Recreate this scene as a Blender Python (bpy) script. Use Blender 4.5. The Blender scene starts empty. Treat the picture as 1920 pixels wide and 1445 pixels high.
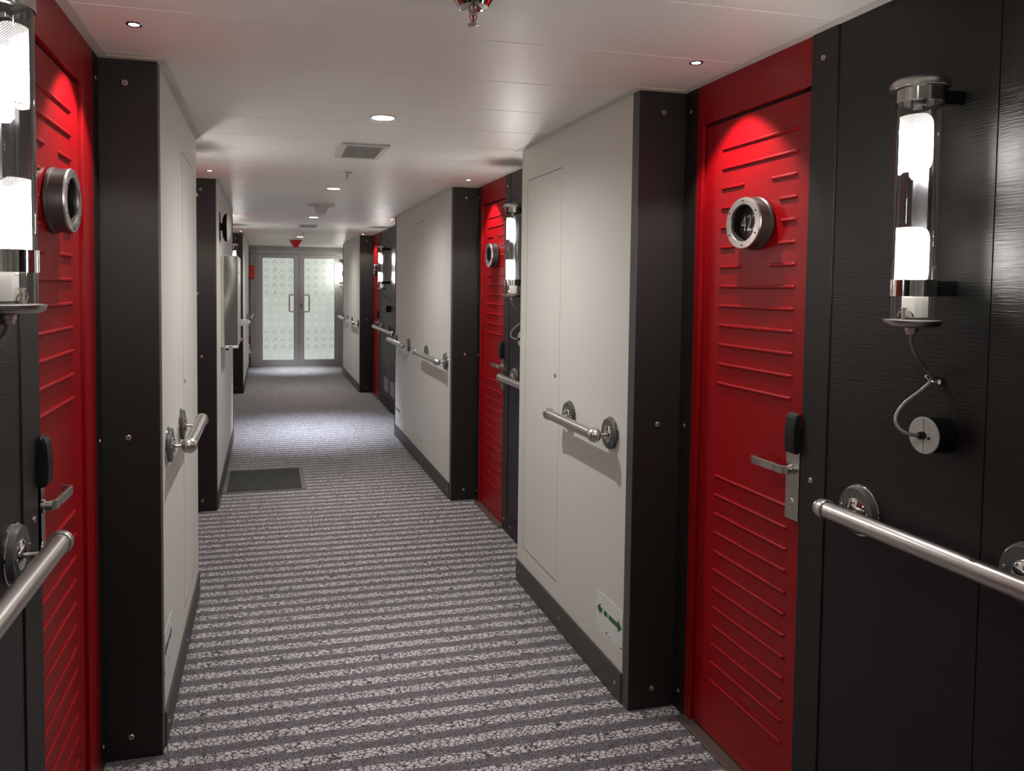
import bpy, bmesh, math, random
from mathutils import Vector, Matrix
random.seed(7)
C = bpy.context.scene.collection
SC = bpy.context.scene
PI = math.pi
R_ = math.radians

# ------------------------------------------------------------------ helpers
def lin(r, g, b):
    f = lambda c: (c/255/12.92) if c/255 <= .04045 else ((c/255+.055)/1.055)**2.4
    return (f(r), f(g), f(b), 1)

def box(bm, x0, x1, y0, y1, z0, z1, bev=0.0, seg=2):
    t = bmesh.new()
    bmesh.ops.create_cube(t, size=1)
    for v in t.verts:
        v.co = Vector(((x0+x1)/2+v.co.x*(x1-x0), (y0+y1)/2+v.co.y*(y1-y0), (z0+z1)/2+v.co.z*(z1-z0)))
    if bev > 0:
        bmesh.ops.bevel(t, geom=t.edges[:], offset=bev, segments=seg, profile=.5, affect='EDGES')
    merge(bm, t)

def merge(bm, t):
    me = bpy.data.meshes.new('tmp'); t.to_mesh(me); t.free()
    bm.from_mesh(me); bpy.data.meshes.remove(me)

AX = {'z': lambda r, a, h: (r*math.cos(a), r*math.sin(a), h),
      'x': lambda r, a, h: (h, r*math.cos(a), r*math.sin(a)),
      'y': lambda r, a, h: (r*math.sin(a), h, r*math.cos(a))}

def lathe(bm, prof, c=(0, 0, 0), axis='z', seg=32, close=False):
    """revolve a profile [(radius, height), ...] about an axis through c"""
    t = bmesh.new(); rings = []
    for r, h in prof:
        if r < 1e-6:
            rings.append([t.verts.new(Vector(AX[axis](0, 0, h))+Vector(c))])
        else:
            rings.append([t.verts.new(Vector(AX[axis](r, 2*PI*i/seg, h))+Vector(c)) for i in range(seg)])
    pairs = list(zip(rings, rings[1:]))
    if close: pairs.append((rings[-1], rings[0]))
    for a, b in pairs:
        for i in range(seg):
            j = (i+1) % seg
            if len(a) == 1 and len(b) == 1: continue
            if len(a) == 1: t.faces.new((a[0], b[i], b[j]))
            elif len(b) == 1: t.faces.new((a[i], a[j], b[0]))
            else: t.faces.new((a[i], a[j], b[j], b[i]))
    bmesh.ops.recalc_face_normals(t, faces=t.faces[:])
    merge(bm, t)

def spline(pts, n=8):
    out = []; P = [Vector(p) for p in pts]
    P = [P[0]*2-P[1]]+P+[P[-1]*2-P[-2]]
    for i in range(1, len(P)-2):
        a, b, c, d = P[i-1], P[i], P[i+1], P[i+2]
        for k in range(n):
            s = k/n
            out.append(.5*((2*b)+(c-a)*s+(2*a-5*b+4*c-d)*s*s+(3*b-a-3*c+d)*s**3))
    out.append(P[-2]); return out

def tube(bm, pts, r, seg=12, smooth=0):
    if smooth: pts = spline(pts, smooth)
    pts = [Vector(p) for p in pts]; rings = []
    t = bmesh.new(); up = None
    for i, p in enumerate(pts):
        d = (pts[min(i+1, len(pts)-1)]-pts[max(i-1, 0)]).normalized()
        if up is None:
            up = Vector((0, 0, 1)) if abs(d.z) < .9 else Vector((1, 0, 0))
        up = (up-d*up.dot(d)).normalized(); s = d.cross(up)
        rings.append([t.verts.new(p+(up*math.cos(2*PI*k/seg)+s*math.sin(2*PI*k/seg))*r) for k in range(seg)])
    for a, b in zip(rings, rings[1:]):
        for k in range(seg):
            j = (k+1) % seg; t.faces.new((a[k], a[j], b[j], b[k]))
    t.faces.new(rings[0][::-1]); t.faces.new(rings[-1])
    bmesh.ops.recalc_face_normals(t, faces=t.faces[:])
    merge(bm, t)

def poly_yz(bm, pts, x0, x1):
    """a flat polygon in the y-z plane given real thickness along x"""
    t = bmesh.new()
    a = [t.verts.new((x0, y, z)) for y, z in pts]; b = [t.verts.new((x1, y, z)) for y, z in pts]
    t.faces.new(a); t.faces.new(b[::-1])
    for i in range(len(pts)):
        j = (i+1) % len(pts); t.faces.new((a[i], b[i], b[j], a[j]))
    bmesh.ops.recalc_face_normals(t, faces=t.faces[:])
    merge(bm, t)

def poly_xz(bm, pts, y0, y1):
    t = bmesh.new()
    a = [t.verts.new((x, y0, z)) for x, z in pts]; b = [t.verts.new((x, y1, z)) for x, z in pts]
    t.faces.new(a); t.faces.new(b[::-1])
    for i in range(len(pts)):
        j = (i+1) % len(pts); t.faces.new((a[i], b[i], b[j], a[j]))
    bmesh.ops.recalc_face_normals(t, faces=t.faces[:])
    merge(bm, t)

def obj(name, bm, mat, parent=None, sx=1, sy=1, smooth=True, loc=None, ang=35):
    """link one mesh object; sx / sy = -1 mirror the shape"""
    if sx*sy < 0 or sx < 0 or sy < 0:
        for v in bm.verts: v.co.x *= sx; v.co.y *= sy
        if sx*sy < 0: bmesh.ops.reverse_faces(bm, faces=bm.faces[:])
    me = bpy.data.meshes.new(name); bm.to_mesh(me); bm.free()
    for m in (mat if isinstance(mat, (list, tuple)) else [mat]): me.materials.append(m)
    if smooth:
        me.polygons.foreach_set('use_smooth', [True]*len(me.polygons))
        me.set_sharp_from_angle(angle=R_(ang))
    o = bpy.data.objects.new(name, me); C.objects.link(o)
    if smooth:
        wn = o.modifiers.new('even_shading', 'WEIGHTED_NORMAL'); wn.keep_sharp = True; wn.weight = 90
    if parent: o.parent = parent
    if loc: o.location = loc
    return o

def B(): return bmesh.new()

def tag(o, label=None, cat=None, group=None, kind=None):
    if label: o['label'] = label
    if cat: o['category'] = cat
    if group: o['group'] = group
    if kind: o['kind'] = kind
    return o

def empty(name, loc, label=None, cat=None, group=None, kind=None):
    o = bpy.data.objects.new(name, None); C.objects.link(o); o.location = loc
    o.empty_display_size = .05
    return tag(o, label, cat, group, kind)

def kids(o): return [c for c in bpy.data.objects if c.parent == o]

def dup(o, loc=None, label=None, parent=None):
    c = o.copy(); C.objects.link(c)
    if loc: c.location = loc
    if label: c['label'] = label
    if parent: c.parent = parent
    for k in kids(o): dup(k, parent=c)
    return c

# ------------------------------------------------------------------ materials
def nm(name):
    m = bpy.data.materials.new(name); m.use_nodes = True
    nt = m.node_tree; return m, nt, nt.nodes['Principled BSDF'], nt.nodes, nt.links

def mat(name, col, rough=.5, metal=0., spec=.5, coat=0., bump=None, var=0.):
    m, nt, p, N, L = nm(name)
    p.inputs['Base Color'].default_value = col
    p.inputs['Roughness'].default_value = rough; p.inputs['Metallic'].default_value = metal
    p.inputs['Specular IOR Level'].default_value = spec; p.inputs['Coat Weight'].default_value = coat
    tc = N.new('ShaderNodeTexCoord')
    if bump:
        sc, st, dist = bump
        mp = N.new('ShaderNodeMapping'); mp.inputs['Scale'].default_value = sc
        nz = N.new('ShaderNodeTexNoise'); nz.inputs['Scale'].default_value = 1; nz.inputs['Detail'].default_value = 3
        bp = N.new('ShaderNodeBump'); bp.inputs['Strength'].default_value = st; bp.inputs['Distance'].default_value = dist
        L.new(tc.outputs['Object'], mp.inputs['Vector']); L.new(mp.outputs[0], nz.inputs['Vector'])
        L.new(nz.outputs[0], bp.inputs['Height']); L.new(bp.outputs[0], p.inputs['Normal'])
    if var > 0:
        n2 = N.new('ShaderNodeTexNoise'); n2.inputs['Scale'].default_value = 3.0; n2.inputs['Detail'].default_value = 4
        L.new(tc.outputs['Object'], n2.inputs['Vector'])
        rp = N.new('ShaderNodeMapRange'); rp.inputs['To Min'].default_value = max(0, rough-var); rp.inputs['To Max'].default_value = rough+var
        L.new(n2.outputs[0], rp.inputs['Value']); L.new(rp.outputs[0], p.inputs['Roughness'])
    return m

M_WHITE = mat('white_wall_laminate', lin(212, 210, 203), .55, bump=((400, 400, 400), .08, .002))
M_WHITE_E = mat('white_trim', lin(205, 202, 194), .5)
M_CEIL = mat('ceiling_painted_steel', lin(232, 228, 222), .46, spec=.5, var=.04)
M_RED = mat('red_door_paint', lin(146, 2, 12), .38, spec=.3, bump=((900, 900, 900), .05, .001))
M_REDF = mat('red_frame_paint', lin(142, 2, 12), .4, spec=.3)
M_DARK = mat('black_wood_panel', lin(21, 19, 17), .40, spec=.36, bump=((3, 14, 360), .6, .0017), var=.05)
M_DARKT = mat('charcoal_laminate_trim', lin(34, 31, 28), .5, spec=.36, bump=((700, 700, 700), .06, .001))
M_RET = mat('grey_edge_laminate', lin(76, 76, 75), .5, spec=.4)
M_BASE = mat('grey_skirting', lin(74, 72, 70), .5, spec=.4)
M_GAP = mat('dark_gap', lin(14, 13, 12), .8)
M_STEEL = mat('brushed_steel', lin(196, 192, 188), .31, 1.0)
M_CHROME = mat('polished_chrome', lin(205, 203, 200), .1, 1.0)
M_ALU = mat('anodised_aluminium', lin(186, 183, 181), .38, .25, var=.02)
M_SCREW = mat('screw_metal', lin(185, 168, 160), .3, .7)
M_SCREWD = mat('screw_recess', lin(50, 42, 40), .5, .6)
M_PUCK = mat('dark_grey_plastic', lin(82, 83, 82), .45, spec=.4)
M_BLACK = mat('black_plastic', lin(21, 21, 21), .45, spec=.35)
M_BOX = mat('grey_box_face', lin(186, 183, 178), .5)
M_LIGHTG = mat('pale_grey_plate', lin(150, 152, 154), .5)
M_STICK = mat('pale_plastic_sign', lin(222, 224, 219), .3)
M_GREEN = mat('green_print', lin(28, 92, 40), .45)
M_PRINT = mat('dark_print', lin(40, 44, 42), .5)
M_ORANGE = mat('orange_red_plastic', lin(250, 82, 44), .45)
M_EXT = mat('extinguisher_red', lin(190, 16, 22), .3, coat=.3)
M_REDLENS = mat('red_lens', lin(214, 20, 22), .18, spec=.6)
M_CHAN = mat('grey_channel_metal', lin(96, 96, 98), .4, 1.0)
M_GEAR = mat('white_gear_box', lin(215, 214, 210), .5)
M_MIRROR = mat('rippled_stainless', lin(190, 190, 188), .13, 1.0)
M_RUBBER = mat('grey_rubber_border', lin(108, 108, 106), .7)
M_THRESH = mat('threshold_metal', lin(150, 140, 132), .35, .8)
M_VENTD = mat('vent_grille_grey', lin(158, 154, 149), .5)
M_VENTF = mat('vent_frame_grey', lin(196, 191, 186), .45)
M_HOUS = mat('dark_bronze_housing', lin(70, 66, 64), .4, .5)
M_NUM = mat('etched_number', lin(190, 196, 200), .4)
M_PORTIN = mat('porthole_back', lin(74, 68, 66), .3)
M_CABLE = mat('braided_clear_cable', lin(150, 148, 146), .3, .55, bump=((500, 500, 500), .5, .002))

def emis(name, col, st):
    m, nt, p, N, L = nm(name)
    p.inputs['Base Color'].default_value = col
    p.inputs['Emission Color'].default_value = col; p.inputs['Emission Strength'].default_value = st
    return m
BULB_ST = 150.0
M_BULB = emis('lamp_bulb', (1.0, .965, .92, 1), BULB_ST)
M_DL = emis('downlight_lens', (1.0, .98, .96, 1), 14.0)
M_SPOT = emis('spot_lens', (1.0, .93, .9, 1), 9.0)
M_END = emis('small_white_lamp', (1.0, .97, .94, 1), 6.0)

def glass_mat(lo=.055, hi=.8):
    m, nt, p, N, L = nm('clear_glass_tube')
    out = N['Material Output']; N.remove(p)
    tr = N.new('ShaderNodeBsdfTransparent'); tr.inputs[0].default_value = (.97, .97, .965, 1)
    gl = N.new('ShaderNodeBsdfGlossy'); gl.inputs['Roughness'].default_value = .03
    lw = N.new('ShaderNodeLayerWeight'); lw.inputs['Blend'].default_value = .35
    mr = N.new('ShaderNodeMapRange'); mr.inputs['To Min'].default_value = lo; mr.inputs['To Max'].default_value = hi
    pw = N.new('ShaderNodeMath'); pw.operation = 'POWER'; pw.inputs[1].default_value = 1.9
    mx = N.new('ShaderNodeMixShader')
    L.new(lw.outputs['Facing'], pw.inputs[0]); L.new(pw.outputs[0], mr.inputs['Value'])
    L.new(mr.outputs[0], mx.inputs[0]); L.new(tr.outputs[0], mx.inputs[1]); L.new(gl.outputs[0], mx.inputs[2])
    L.new(mx.outputs[0], out.inputs[0]); return m
M_GLASS = glass_mat()
M_PGLASS = glass_mat(.0, .12)

def mesh_mat():
    """white perforated metal: holes are clear, the web between them lets light glow through"""
    m, nt, p, N, L = nm('perforated_white_metal')
    out = N['Material Output']; N.remove(p)
    tc = N.new('ShaderNodeTexCoord'); mp = N.new('ShaderNodeMapping')
    mp.inputs['Scale'].default_value = (1/.0026, 1/.0026, 1)
    mp.inputs['Rotation'].default_value = (0, 0, R_(45))
    L.new(tc.outputs['UV'], mp.inputs[0])
    sp = N.new('ShaderNodeSeparateXYZ'); L.new(mp.outputs[0], sp.inputs[0])
    hs = []
    for ax in ('X', 'Y'):
        f = N.new('ShaderNodeMath'); f.operation = 'FRACT'; L.new(sp.outputs[ax], f.inputs[0])
        s = N.new('ShaderNodeMath'); s.operation = 'SUBTRACT'; s.inputs[1].default_value = .5; L.new(f.outputs[0], s.inputs[0])
        q = N.new('ShaderNodeMath'); q.operation = 'MULTIPLY'; L.new(s.outputs[0], q.inputs[0]); L.new(s.outputs[0], q.inputs[1]); hs.append(q)
    a = N.new('ShaderNodeMath'); a.operation = 'ADD'; L.new(hs[0].outputs[0], a.inputs[0]); L.new(hs[1].outputs[0], a.inputs[1])
    lt = N.new('ShaderNodeMath'); lt.operation = 'LESS_THAN'; lt.inputs[1].default_value = .135; L.new(a.outputs[0], lt.inputs[0])
    tr = N.new('ShaderNodeBsdfTransparent')
    df = N.new('ShaderNodeBsdfDiffuse'); df.inputs[0].default_value = (.6, .6, .59, 1)
    tl = N.new('ShaderNodeBsdfTranslucent'); tl.inputs[0].default_value = (.8, .78, .74, 1)
    m1 = N.new('ShaderNodeMixShader'); m1.inputs[0].default_value = .08
    L.new(df.outputs[0], m1.inputs[1]); L.new(tl.outputs[0], m1.inputs[2])
    m2 = N.new('ShaderNodeMixShader'); L.new(lt.outputs[0], m2.inputs[0]); L.new(m1.outputs[0], m2.inputs[1]); L.new(tr.outputs[0], m2.inputs[2])
    L.new(m2.outputs[0], out.inputs[0]); return m
M_PERF = mesh_mat()

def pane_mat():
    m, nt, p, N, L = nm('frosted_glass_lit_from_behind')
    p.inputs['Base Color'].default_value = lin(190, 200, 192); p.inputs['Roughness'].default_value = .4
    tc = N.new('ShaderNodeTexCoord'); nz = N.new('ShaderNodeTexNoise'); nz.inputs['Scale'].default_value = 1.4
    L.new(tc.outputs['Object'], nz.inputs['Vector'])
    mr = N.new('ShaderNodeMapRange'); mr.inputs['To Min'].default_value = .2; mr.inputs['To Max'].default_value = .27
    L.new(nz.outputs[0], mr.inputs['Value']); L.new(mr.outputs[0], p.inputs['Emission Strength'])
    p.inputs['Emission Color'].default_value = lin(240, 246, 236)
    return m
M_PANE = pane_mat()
M_GETCH = mat('grey_green_etching', lin(136, 148, 144), .5)
M_GLOWETCH = emis('etching_painted_glow', lin(226, 232, 224), .34)  # reflected brightness of the pale rows put in as emission, level with the pane

def carpet_mat():
    m, nt, p, N, L = nm('striped_cobble_carpet')
    def math_(op, a, b=None, c=None):
        n = N.new('ShaderNodeMath'); n.operation = op
        for i, v in enumerate((a, b, c)):
            if v is None: continue
            if isinstance(v, (int, float)): n.inputs[i].default_value = v
            else: L.new(v, n.inputs[i])
        return n.outputs[0]
    tc = N.new('ShaderNodeTexCoord'); P = tc.outputs['Object']
    sp = N.new('ShaderNodeSeparateXYZ'); L.new(P, sp.inputs[0])
    # stripe mask: light bands every 86.9 mm along the corridor, with ragged edges
    wob = N.new('ShaderNodeTexNoise'); wob.inputs['Scale'].default_value = 55; wob.inputs['Detail'].default_value = 2
    L.new(P, wob.inputs['Vector'])
    w = math_('MULTIPLY', math_('SUBTRACT', wob.outputs[0], .5), .022)
    ph = math_('DIVIDE', math_('SUBTRACT', math_('ADD', sp.outputs['Y'], w), 2.329), .0869)
    cs = math_('COSINE', math_('MULTIPLY', ph, 2*PI))
    band = N.new('ShaderNodeMapRange'); band.inputs['From Min'].default_value = -.22; band.inputs['From Max'].default_value = .1
    L.new(cs, band.inputs['Value'])
    # cobbles
    mp = N.new('ShaderNodeMapping'); mp.inputs['Scale'].default_value = (1/.019, 1/.0115, 0)
    L.new(P, mp.inputs[0])
    v = N.new('ShaderNodeTexVoronoi'); v.feature = 'DISTANCE_TO_EDGE'; v.inputs['Scale'].default_value = 1
    L.new(mp.outputs[0], v.inputs['Vector'])
    cob = N.new('ShaderNodeMapRange'); cob.inputs['From Min'].default_value = .042; cob.inputs['From Max'].default_value = .14
    L.new(v.outputs['Distance'], cob.inputs['Value'])
    # speckle
    m2 = N.new('ShaderNodeMapping'); m2.inputs['Scale'].default_value = (1/.0062, 1/.0045, 0); L.new(P, m2.inputs[0])
    v2 = N.new('ShaderNodeTexVoronoi'); v2.feature = 'DISTANCE_TO_EDGE'; v2.inputs['Scale'].default_value = 1
    L.new(m2.outputs[0], v2.inputs['Vector'])
    spk = N.new('ShaderNodeMapRange'); spk.inputs['From Min'].default_value = .07; spk.inputs['From Max'].default_value = .22
    L.new(v2.outputs['Distance'], spk.inputs['Value'])
    cl = N.new('ShaderNodeMix'); cl.data_type = 'RGBA'
    cl.inputs['A'].default_value = lin(52, 47, 52); cl.inputs['B'].default_value = lin(192, 187, 186)
    L.new(cob.outputs[0], cl.inputs['Factor'])
    cd = N.new('ShaderNodeMix'); cd.data_type = 'RGBA'
    cd.inputs['A'].default_value = lin(50, 45, 51); cd.inputs['B'].default_value = lin(134, 128, 133)
    L.new(spk.outputs[0], cd.inputs['Factor'])
    mx = N.new('ShaderNodeMix'); mx.data_type = 'RGBA'
    L.new(band.outputs[0], mx.inputs['Factor']); L.new(cd.outputs['Result'], mx.inputs['A']); L.new(cl.outputs['Result'], mx.inputs['B'])
    L.new(mx.outputs['Result'], p.inputs['Base Color'])
    p.inputs['Roughness'].default_value = .9; p.inputs['Specular IOR Level'].default_value = .15
    p.inputs['Sheen Weight'].default_value = .25; p.inputs['Sheen Roughness'].default_value = .5
    nz = N.new('ShaderNodeTexNoise'); nz.inputs['Scale'].default_value = 500; L.new(P, nz.inputs['Vector'])
    bp = N.new('ShaderNodeBump'); bp.inputs['Strength'].default_value = .3; bp.inputs['Distance'].default_value = .002
    L.new(nz.outputs[0], bp.inputs['Height']); L.new(bp.outputs[0], p.inputs['Normal'])
    return m
M_CARPET = carpet_mat()

def mat_pile():
    m, nt, p, N, L = nm('dark_ribbed_mat_pile')
    tc = N.new('ShaderNodeTexCoord'); nz = N.new('ShaderNodeTexNoise'); nz.inputs['Scale'].default_value = 160; nz.inputs['Detail'].default_value = 3
    L.new(tc.outputs['Object'], nz.inputs['Vector'])
    r = N.new('ShaderNodeValToRGB'); r.color_ramp.elements[0].position = .35; r.color_ramp.elements[1].position = .7
    r.color_ramp.elements[0].color = lin(34, 34, 31); r.color_ramp.elements[1].color = lin(72, 72, 67)
    L.new(nz.outputs[0], r.inputs[0]); L.new(r.outputs[0], p.inputs['Base Color']); p.inputs['Roughness'].default_value = .95
    bp = N.new('ShaderNodeBump'); bp.inputs['Strength'].default_value = .6; bp.inputs['Distance'].default_value = .003
    L.new(nz.outputs[0], bp.inputs['Height']); L.new(bp.outputs[0], p.inputs['Normal'])
    return m
M_PILE = mat_pile()

# ------------------------------------------------------------------ dimensions (metres; y runs down the corridor)
H = 2.10
WR, DR, WL, DL = 1.191, 1.360, -.315, -.475       # protruding wall faces and recessed door faces, either side
R1N, R1F, R2N, R2F, R3N, R3F = 2.36, 3.575, 5.005, 7.390, 10.328, 12.730
L1N, L1F, L2N, L2F, L3N, L3F = 2.465, 3.745, 5.100, 7.500, 10.508, 13.610
YB, YE = -2.6, 14.0                                # the walls that close the corridor
SIDES = {1: (WR, DR), -1: (WL, DL)}
NAME = {1: 'right', -1: 'left'}

# ------------------------------------------------------------------ shell
bm = B(); box(bm, DL-.3, DR+.3, YB-.2, YE+.3, -.08, 0)
tag(obj('floor', bm, M_CARPET, smooth=False), kind='structure')
bm = B()
ys = [2.01+.388*k for k in range(-13, 33)]
for a, b in zip(ys, ys[1:]):
    if b < YB or a > YE: continue
    box(bm, DL-.2, DR+.2, max(a, YB-.1)+.0014, min(b, YE+.1)-.0014, H, H+.02, .0015, 1)
box(bm, DL-.2, DR+.2, YB-.1, YE+.1, H+.02, H+.08)
tag(obj('ceiling', bm, M_CEIL, smooth=False), kind='structure')

for s in (1, -1):
    w, d = SIDES[s]
    bm = B(); x = [d+s*.035, d+s*.14]; box(bm, min(x), max(x), YB-.1, YE+.2, 0, H)
    tag(obj('wall_'+NAME[s], bm, M_DARKT, smooth=False), kind='structure')
bm = B(); box(bm, DL-.2, DR+.2, YB-.1, YB, 0, H)
tag(obj('wall_back', bm, M_WHITE, smooth=False), kind='structure')
bm = B(); box(bm, DL-.2, DR+.2, YE, YE+.12, 0, H)
tag(obj('wall_end', bm, M_WHITE, smooth=False), kind='structure')

def yz(s, x0, x1): return (min(s*x0, s*x1), max(s*x0, s*x1))

def screw_mesh():
    bm = B()
    lathe(bm, [(0, -.0022), (.0024, -.0022), (.003, -.0034), (.0055, -.0034), (.0072, -.002), (.0075, 0), (0, 0)], axis='x', seg=14)
    o = obj('screw', bm, M_SCREW); me = o.data; bpy.data.objects.remove(o)
    me.materials.append(M_SCREWD)
    for p in me.polygons:
        if all((me.vertices[i].co.y**2+me.vertices[i].co.z**2)**.5 < .0026 for i in p.vertices): p.material_index = 1
    return me
SCREW = screw_mesh()
def screw(parent, loc, rz=0., sc=1.):
    """button-head screw; faces local -x before the turn"""
    o = bpy.data.objects.new('screw', SCREW); C.objects.link(o); o.parent = parent
    o.location = loc; o.rotation_euler = (0, 0, rz); o.scale = (sc,)*3
    return o

trim_no = [0]
def trim(bm, m, loc=(0, 0, 0), **k):
    trim_no[0] += 1
    return tag(obj('trim_%d' % trim_no[0], bm, m, loc=loc, **k), kind='structure')

def column(s, y):
    """charcoal pilaster that ends a white wall: face towards the camera, a narrow return, the inner jamb strip"""
    w, d = SIDES[s]; dep = abs(d-w)
    bm = B()
    box(bm, 0, dep+.03, 0, .014, 0, H, .0015)                        # face
    o = trim(bm, M_DARKT, (w, y, 0), sx=s)
    bm = B(); box(bm, -.002, .012, .0005, .045, 0, H, .001)          # return on the wall face
    obj('edge_strip', bm, M_RET, o, sx=s)
    for z in (2.03, .985, .07): screw(o, (s*.088, 0, z), PI/2, 1.2)
    bm = B(); box(bm, 0, .03, -.075, -.0005, 0, H, .0015)            # jamb strip on the door plane
    j = trim(bm, M_DARKT, (d, y, 0), sx=s)
    for z in (2.03, .985, .07): screw(j, (0, -.036, z), 0 if s > 0 else PI, .8)
    return o

def white_wall(s, y0, y1, endtrim=False):
    w, d = SIDES[s]
    bm = B(); a, b = (w, d+s*.03); box(bm, min(a, b), max(a, b), y0+.0145, y1, 0, H)
    o = tag(obj('wall_'+NAME[s], bm, M_WHITE, smooth=False), kind='structure')
    bm = B(); box(bm, -.008, 0, y0+.0465, y1-(.035 if endtrim else .001), 0, .108, .0015)
    bb = tag(obj('baseboard_'+NAME[s], bm, M_BASE, sx=s, loc=(w, 0, 0)), kind='structure')
    n = max(2, int(round((y1-y0)/.42)))
    for k in range(n): screw(bb, (-s*.008, y0+.09+(y1-y0-.13)*k/(n-1), .055), 0 if s > 0 else PI, .85)
    if endtrim:
        bm = B(); box(bm, -.003, .02, y1-.034, y1+.002, 0, H, .001)
        trim(bm, M_DARKT, (w, 0, 0), sx=s)
    return o

def dark_panel(s, y0, y1, seams=()):
    w, d = SIDES[s]
    bm = B(); cuts = [y0+.006]+list(seams)+[y1]
    for a, b in zip(cuts, cuts[1:]): box(bm, 0, .034, a+.0008, b-.0008, 0, H, .0012)
    o = tag(obj('wall_'+NAME[s], bm, M_DARK, sx=s, loc=(d, 0, 0)), kind='structure')
    bm = B(); box(bm, -.006, 0, y0+.012, y1-.004, 0, .108, .0012)
    bb = tag(obj('baseboard_'+NAME[s], bm, M_DARKT, sx=s, loc=(d, 0, 0)), kind='structure')
    n = max(2, int(round((y1-y0)/.42)))
    for k in range(n): screw(bb, (-s*.006, y0+.08+(y1-y0-.16)*k/(n-1), .055), 0 if s > 0 else PI, .85)
    return o

def strip(s, y0, y1):
    """charcoal cover strip between a door and the black panel"""
    w, d = SIDES[s]
    bm = B(); box(bm, -.004, .034, y0, y1, 0, H, .0025)
    o = trim(bm, M_DARKT, (d, 0, 0), sx=s)
    for z in (2.03, .955, .07): screw(o, (-s*.004, (y0+y1)/2+.004, z), 0 if s > 0 else PI)

# ------------------------------------------------------------------ cabin doors
def cabin_door(n, s, yc, fy=1, label='', number=None, ends=(-.627,), sh=0.):
    """local frame: y=0 at the pilaster, the door runs to -y (times fy); +x goes into the wall"""
    w, d = SIDES[s]
    root = empty('door_%d' % n, (d, yc, 0), label, 'door', None, 'structure')
    K = dict(sx=s, sy=fy)
    y1, y0 = -.075, ends[0]
    yj = y1-.036-sh
    bm = B()
    box(bm, 0, .034, yj, y1-.0005, 0, H, .002)                  # hinge jamb
    box(bm, 0, .034, y0, yj, 1.972, H, .002)                    # lintel
    obj('frame', bm, M_REDF, root, **K)
    bm = B(); box(bm, .016, .034, y0, yj, .012, 1.972)
    obj('gap', bm, M_GAP, root, smooth=False, **K)
    bm = B()
    L0, L1 = -.217-sh, max(-.561-sh, y0-.02)                                            # rib ends
    box(bm, .010, .03, y0-.01, yj-.009, .016, 1.963, .002)           # leaf
    def rib(a, b, z):
        tube(bm, [(.0092, a, z), (.0092, b, z)], .0054, 10)
        for e in (a, b): lathe(bm, [(0, -.0052), (.0037, -.0037), (.0052, 0), (.0037, .0037), (0, .0052)], (.0092, e, z), 'y', 10)
    for k in range(18):
        z = 1.877-.0605*k
        if k == 0: z = 1.877
        if 2 <= k <= 6:
            inl = {2: (-.323, -.459), 3: (-.288, -.497), 4: (-.260, -.507), 5: (-.285, -.498), 6: (-.318, -.463)}[k]
            rib(L0, inl[0]-sh, z); rib(inl[1]-sh, L1, z)
        elif k <= 12: rib(L0, L1, z)
    for k in range(12): rib(L0, L1, .857-.060*k)
    leaf = obj('leaf', bm, M_RED, root, **K)
    # porthole
    pc = (.0, -.392-sh, 1.636)
    r0, r1, t = .0735, .0535, .038
    def oval(bm):                                                    # portholes are a little wider than tall
        for v in bm.verts: v.co.y = pc[1]+(v.co.y-pc[1])*1.12
        return bm
    bm = B(); lathe(bm, [(r0+.003, .006), (r0+.003, .0), (r0, -.003), (r0, -t+.007), (r1, -t+.007), (r1, -.003)], pc, 'x', 48)
    ph = obj('porthole', oval(bm), M_HOUS, root, **K)
    bm = B(); lathe(bm, [(r0, -t+.0065), (r0+.001, -t+.005), (r0, -t+.001), (r0-.002, -t), (r1+.001, -t), (r1-.001, -t+.002), (r1-.001, -t+.0065)], pc, 'x', 48)
    obj('face_ring', oval(bm), M_STEEL, ph, **K)
    bm = B(); lathe(bm, [(0, -.0045), (r1+.0005, -.0045), (r1+.0005, .0)], pc, 'x', 40)
    obj('porthole_back', oval(bm), M_PORTIN, ph, **K)
    gz = t-.020
    bm = B(); lathe(bm, [(0, -gz), (r1-.0005, -gz)], pc, 'x', 40)
    obj('glass', oval(bm), M_PGLASS, ph, **K)
    for k in range(6):
        a = PI/2+k*PI/3
        bm = B(); lathe(bm, [(0, -.0012), (.0026, -.0012), (.003, 0)], (-t, pc[1]+.0635*math.cos(a), pc[2]+.0635*math.sin(a)), 'x', 10)
        obj('screw', oval(bm), M_SCREWD, ph, **K)
    if number:
        cu = bpy.data.curves.new('number', 'FONT'); cu.body = number; cu.size = .066; cu.align_x = 'CENTER'; cu.align_y = 'CENTER'
        cu.extrude = .0003; cu.space_character = 1.0; cu.offset = -.0009
        t_ = bpy.data.objects.new('number', cu); C.objects.link(t_); cu.materials.append(M_NUM)
        t_.parent = ph; t_.location = (-s*(gz+.0008), fy*pc[1]-.006, pc[2]-.002)
        t_.rotation_euler = Matrix(((0, 0, -1), (-1, 0, 0), (0, 1, 0))).to_euler()
        t_.scale = (.78, 1.0, 1)
    sl = sh*.6
    # lock plate, reader, handle
    bm = B(); box(bm, -.004, .009, -.624-sl, -.570-sl, .832, 1.085, .0012)
    lp = obj('lock_plate', bm, M_STEEL, root, **K)
    bm = B(); lathe(bm, [(0, -.0065), (.0045, -.0065), (.0045, -.0052), (.0135, -.0052), (.015, -.003), (.015, -.001)], (0, -.594-sl, .875), 'x', 24)
    obj('key_cylinder', bm, M_STEEL, lp, **K)
    bm = B()
    prof = [(-.004, 1.120), (-.014, 1.122), (-.021, 1.112), (-.025, 1.08), (-.026, 1.05), (-.024, 1.022), (-.019, 1.012), (-.004, 1.016)]
    poly_xz(bm, prof, -.630-sl, -.585-sl)
    bmesh.ops.bevel(bm, geom=bm.edges[:], offset=.004, segments=3, affect='EDGES')
    obj('card_reader', bm, M_BLACK, root, **K)
    bm = B()
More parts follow.
